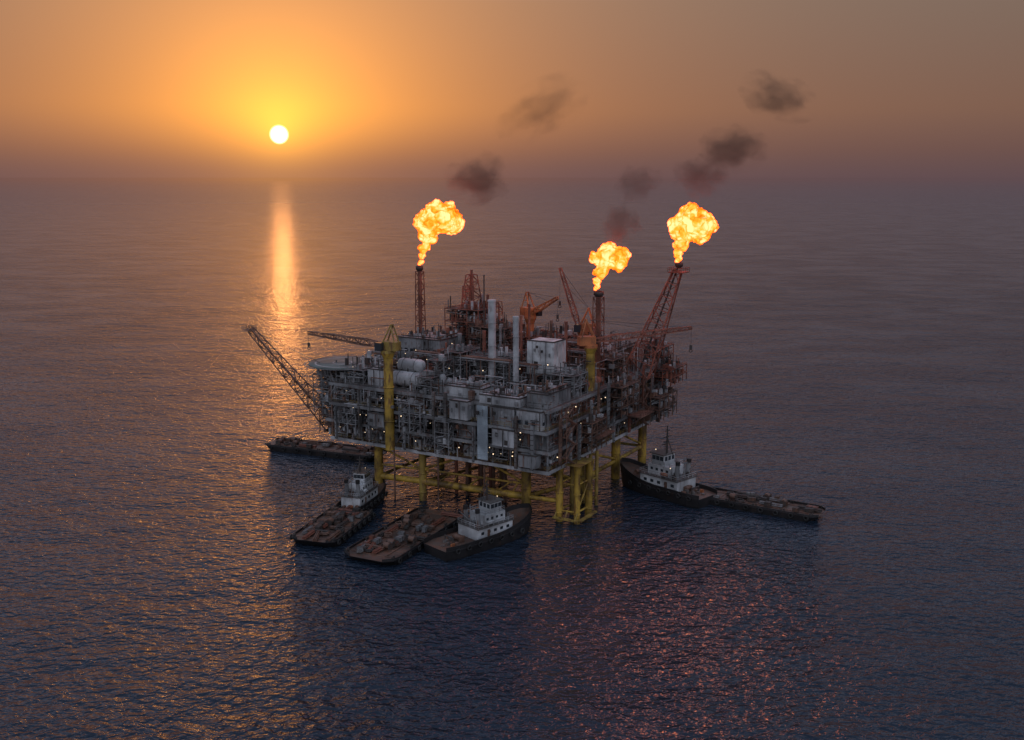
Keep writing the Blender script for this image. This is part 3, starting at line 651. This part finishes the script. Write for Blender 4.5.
def tug(loc,head,L,B,label,zs=1.6,zb=4.0,hx=3,q=1.0,tall=1.0):
    T=thing('tugboat',loc,head,label,'boat','workboats around the platform')
    h,d=hull(L,B,zs,zb,1.2); h.obj('hull',BK,T); d.obj('deck',DE,T)
    fenders(T,L,B,zs,7)
    z0=zs+.02; x=hx; SC=[]; rr=random.Random(int(L*10))
    mb=MB(); mb.box(x-6,-B*.33,z0,x+5,B*.33,z0+2.7); mb.box(x-6.2,-B*.36,z0+2.71,x+5.3,B*.36,z0+2.9,1); dh=mb.obj('deckhouse',[WH,DG],T); SC.append(dh)
    mb=MB()
    for i in range(5):
        for sd in (-1,1): mb.box(x-5+i*2,sd*(B*.33+.02)-.015,z0+1.2,x-4.1+i*2,sd*(B*.33+.02)+.015,z0+1.9)
    for i in range(3): mb.box(x+5.003,-1.8+i*1.4,z0+1.2,x+5.03,-1+i*1.4,z0+1.9)
    mb.obj('window',GL,dh)
    for sd in (-1,1): mb=MB(); mb.box(x-3.05,sd*(B*.33+.03)-.02,z0+.1,x-2.25,sd*(B*.33+.03)+.02,z0+2.1); mb.obj('door',BR,dh)
    mb=MB(); mb.box(x-3.0,-B*.25,z0+2.91,x+3.4,B*.25,z0+5.3)
    for i in range(4):
        for sd in (-1,1): mb.box(x-2.6+i*1.5,sd*(B*.25+.02)-.015,z0+4,x-1.9+i*1.5,sd*(B*.25+.02)+.015,z0+4.6,1)
    SC.append(mb.obj('upper_deckhouse',[WH,GL],T))
    mb=MB(); mb.rail([(x-6,-B*.35,z0+2.9),(x+5.1,-B*.35,z0+2.9),(x+5.1,B*.35,z0+2.9),(x-6,B*.35,z0+2.9),(x-6,-B*.35,z0+2.9)],1,1.4,.08); mb.rail([(x-2.9,-B*.24,z0+5.3),(x+3.3,-B*.24,z0+5.3),(x+3.3,B*.24,z0+5.3),(x-2.9,B*.24,z0+5.3),(x-2.9,-B*.24,z0+5.3)],1,1.4,.08); SC.append(mb.obj('handrail',LG,T))
    wz=z0+5.32
    mb=MB(); mb.box(x-.8,-B*.19,wz,x+2.8,B*.19,wz+2.4); mb.box(x-1.1,-B*.23,wz+2.41,x+3.3,B*.23,wz+2.6,1); wh=mb.obj('wheelhouse',[WH,DG],T); SC.append(wh)
    mb=MB(); 
    for sd in (-1,1):
        for i in range(3): mb.box(x-.6+i*1.15,sd*(B*.19+.02)-.015,wz+1.0,x+.4+i*1.15,sd*(B*.19+.02)+.015,wz+2.0)
    for i in range(4): mb.box(x+2.803,-B*.18+i*B*.093,wz+1.0,x+2.83,-B*.18+i*B*.093+.75,wz+2.0)
    for i in range(3): mb.box(x-.83,-B*.17+i*B*.12,wz+1.0,x-.803,-B*.17+i*B*.12+.9,wz+2.0)
    mb.obj('window',GL,wh)
    for sd in (-1,1):
        mb=MB(); mb.tube((x-4.6,sd*B*.2,z0+2.9),(x-4.9,sd*B*.2,z0+7),.6,12,.5); mb.tube((x-4.9,sd*B*.2,z0+6.3),(x-4.92,sd*B*.2,z0+7.2),.57,12,m=1); SC.append(mb.obj('funnel',[G_,BK],T))
    for i in range(10):
        mb=MB(); cx=x+rr.uniform(-5.5,-3.6) if i<6 else x+rr.uniform(3.8,4.8); cy=rr.uniform(-B*.3,B*.3); mb.cbox((cx,cy,z0+2.91),(rr.uniform(.5,1.1),rr.uniform(.5,1.2),rr.uniform(.5,1.3))); mb.tube((cx,cy,z0+3.4),(cx,cy,z0+4.6),.1,6); SC.append(mb.obj('deck_locker',rr.choice([BR,G_,DK]),T))
    mb=MB(); mz=wz+2.5; mh=7*tall; mb.tube((x,0,mz),(x,0,mz+mh),.28,8,.15)
    for k,wd in ((.35,2.0),(.6,1.4),(.82,.8)): mb.beam((x,-wd,mz+mh*k),(x,wd,mz+mh*k),.17)
    mb.beam((x-1.8,0,mz),(x,0,mz+mh*.6),.17); mb.cbox((x+.3,0,mz+mh*.4),(.3,1.6,.25)); mb.tube((x-.8,1.2,mz),(x-.8,1.2,mz+2.5),.08,6); mb.tube((x+1.5,-1.2,mz),(x+1.5,-1.2,mz+2),.08,6); SC.append(mb.obj('mast',DK,T))
    mb=MB(); mb.tube((x-5.3,0,z0+2.9),(x-5.3,0,z0+8),.16,8,.1); mb.beam((x-5.3,-1,z0+6.6),(x-5.3,1,z0+6.6),.12); mb.beam((x-5.3,0,z0+4),(x-8.5,0,z0+7),.14); SC.append(mb.obj('aft_mast',G_,T))
    mb=MB(); mb.tube((L*.3,-1,lerp(zs,zb,.4)+.6),(L*.3,1,lerp(zs,zb,.4)+.6),.6,12); mb.cbox((L*.3-.9,0,lerp(zs,zb,.3)),(.6,2.6,1)); mb.obj('anchor_windlass',BR,T)
    mb=MB(); mb.tube((-L*.27,-1.1,zs+.9),(-L*.27,1.1,zs+.9),.7,12); mb.box(-L*.27-.9,-1.4,zs+.02,-L*.27+.9,-1.12,zs+1.5); mb.box(-L*.27-.9,1.12,zs+.02,-L*.27+.9,1.4,zs+1.5); mb.obj('towing_winch',BR,T)
    mb=MB(); mb.tube((-L*.36,-1.5,zs),(-L*.36,-1.5,zs+1.8),.2,8); mb.tube((-L*.36,1.5,zs),(-L*.36,1.5,zs+1.8),.2,8); mb.tube((-L*.36,-1.7,zs+1.7),(-L*.36,1.7,zs+1.7),.2,8); mb.obj('towing_bitt',DK,T)
    for i in range(8):
        mb=MB(); cx=rr.uniform(-L*.44,-L*.28); cy=rr.uniform(-B*.34,B*.34); mb.cbox((cx,cy,zs+.02),(rr.uniform(.6,1.4),rr.uniform(.5,1.1),rr.uniform(.4,1.0))); mb.obj('deck_crate',rr.choice([BR,DG,OR,DK,BR]),T)
    for sd in (-1,1):
        mb=MB(); mb.lathe((x-1.8,sd*B*.3,z0+3.6),[(.01,-1),(.35,-.9),(.42,0),(.35,.9),(.01,1)],10,0,'x'); SC.append(mb.obj('life_raft',OR if sd>0 else WH,T))
    for p in ((x+3.3,0,wz+2.8),(x-3.6,B*.3,z0+5.5),(x+1,-B*.3,z0+2.5)):
        mb=MB(); r=.13; mb.lathe(p,[(.01,-r),(r,0),(.01,r)],8); SC.append(mb.obj('deck_lamp',LM,T))
    for o in SC: o.scale=(q,q,q); o.location=((1-q)*hx,0,(1-q)*z0)
    return T
def barge(loc,head,L,B,label,zs=1.5,clutter=14,seed=1):
    T=thing('barge',loc,head,label,'barge','flat cargo barges'); r=random.Random(seed)
    h,d=hull(L,B,zs,zs,.6,'flat'); h.obj('hull',BK,T); d.obj('deck',DE,T)
    for sd in (-1,1):
        for i in range(5):
            mb=MB(); x=lerp(-L*.45,L*.45,i/4); mb.tube((x-.4,sd*(B/2-.9),zs),(x-.4,sd*(B/2-.9),zs+.9),.22,8); mb.tube((x+.4,sd*(B/2-.9),zs),(x+.4,sd*(B/2-.9),zs+.9),.22,8); mb.tube((x-.6,sd*(B/2-.9),zs+.6),(x+.6,sd*(B/2-.9),zs+.6),.1,8)
            mb.obj('mooring_bollard',DK,T)
    fenders(T,L,B,zs-.3,8,(-1,1),-.42,.42)
    c,s=math.cos(head),math.sin(head)
    for i in range(9): mb=MB(); x=lerp(-L*.42,L*.42,i/8); mb.box(x-.12,-B*.42,zs+.012,x+.12,B*.42,zs+.14); mb.obj('deck_rib',BR,T)
    for sd in (-1,1): mb=MB(); mb.box(-L*.42,sd*B*.25-.1,zs+.145,L*.42,sd*B*.25+.1,zs+.3); mb.obj('deck_skid_rail',BR,T)
    for i in range(clutter):
        x=r.uniform(-L*.42,L*.42); y=r.uniform(-B*.36,B*.36); p=(loc[0]+c*x-s*y,loc[1]+s*x+c*y,zs+.32); q=r.random(); a=head+r.choice([0,0,0,math.pi/2,.3])
        mb=MB()
        if q<.45:
            w_,d_,h_=r.uniform(1.0,3.0),r.uniform(.8,1.6),r.uniform(.3,1.3); mb.box(-w_/2,-d_/2,0,w_/2,d_/2,h_)
            for k in (-.4,0,.4): mb.box(w_*k-.06,-d_/2-.06,.02,w_*k+.06,d_/2+.06,h_+.06,1)
            o=mb.obj('cargo_crate',[r.choice([BR,RB,DE,DK,G_]),DK]); lab='weathered metal cargo crate on the barge deck'; cat='crate'
        elif q<.75:
            for k in range(5): mb.tube((-3.2,(k%3)*.42-.4+.2*(k//3),.2+.36*(k//3)),(3.2,(k%3)*.42-.4+.2*(k//3),.2+.36*(k//3)),.2,8)
            o=mb.obj('pipe_stack',r.choice([RB,BR,G_,DK])); lab='stack of rusty steel pipes on the barge deck'; cat='pipes'
        elif q<.9:
            for k in range(2): mb.torus((0,0,.2+.3*k),1.0-.1*k,.18,(0,0,1),16,6)
            o=mb.obj('rope_coil',r.choice([BR,DK])); lab='coiled mooring rope on the barge deck'; cat='rope'
        else:
            mb.tube((0,-.8,.9),(0,.8,.9),.75,14); mb.box(-.9,-1,0,.9,-.82,1.3,1); mb.box(-.9,.82,0,.9,1,1.3,1)
            o=mb.obj('cable_reel',[BR,DK]); lab='rusty cable reel winch on the barge deck'; cat='reel'
        o.location=p; o.rotation_euler=(0,0,a); o['label']=lab; o['category']=cat; o['group']='cargo on the barge decks'
    return T
def between(a,b): 
    a=V(a);b=V(b); return ((a.x+b.x)/2,(a.y+b.y)/2,0),math.atan2(b.y-a.y,b.x-a.x),(b-a).length
c,hd_,L=between((54.5,268),(33,291)); tug(c,hd_,L,10.5,'black hulled tugboat with white wheelhouse moored beside a barge',2.6,6.2,-1,1.22,.95)
c,hd_,L=between((54,275.5),(83,257)); barge(c,hd_,L,10,'low dark rusty barge behind the black tugboat',1.5,24,3)
c,hd_,L=between((-82,331),(-42,315)); barge(c,hd_,L,10,'long rust brown barge moored under the burner boom',1.6,20,5)
c,hd_,L=between((-49.5,235.5),(-42.5,259.5)); barge(c,hd_,L,12.5,'short wide rusty barge loaded with scrap and crates',1.8,44,11)
c,hd_,L=between((-44.5,257.5),(-38,279)); tug(c,hd_,L,8,'small tugboat with white wheelhouse pushing a rusty barge',2.0,3.8,-2,1.05,.6)
c,hd_,L=between((-34.5,224.5),(-18.5,259)); barge(c,hd_,L,14.5,'flat rusty barge between two workboats',1.5,48,8)
c,hd_,L=between((-18.5,229.5),(4.5,251)); tug(c,hd_,L,10.8,'black hulled tugboat with tall white superstructure beside the barge',2.3,5.2,1,1.05,.7)
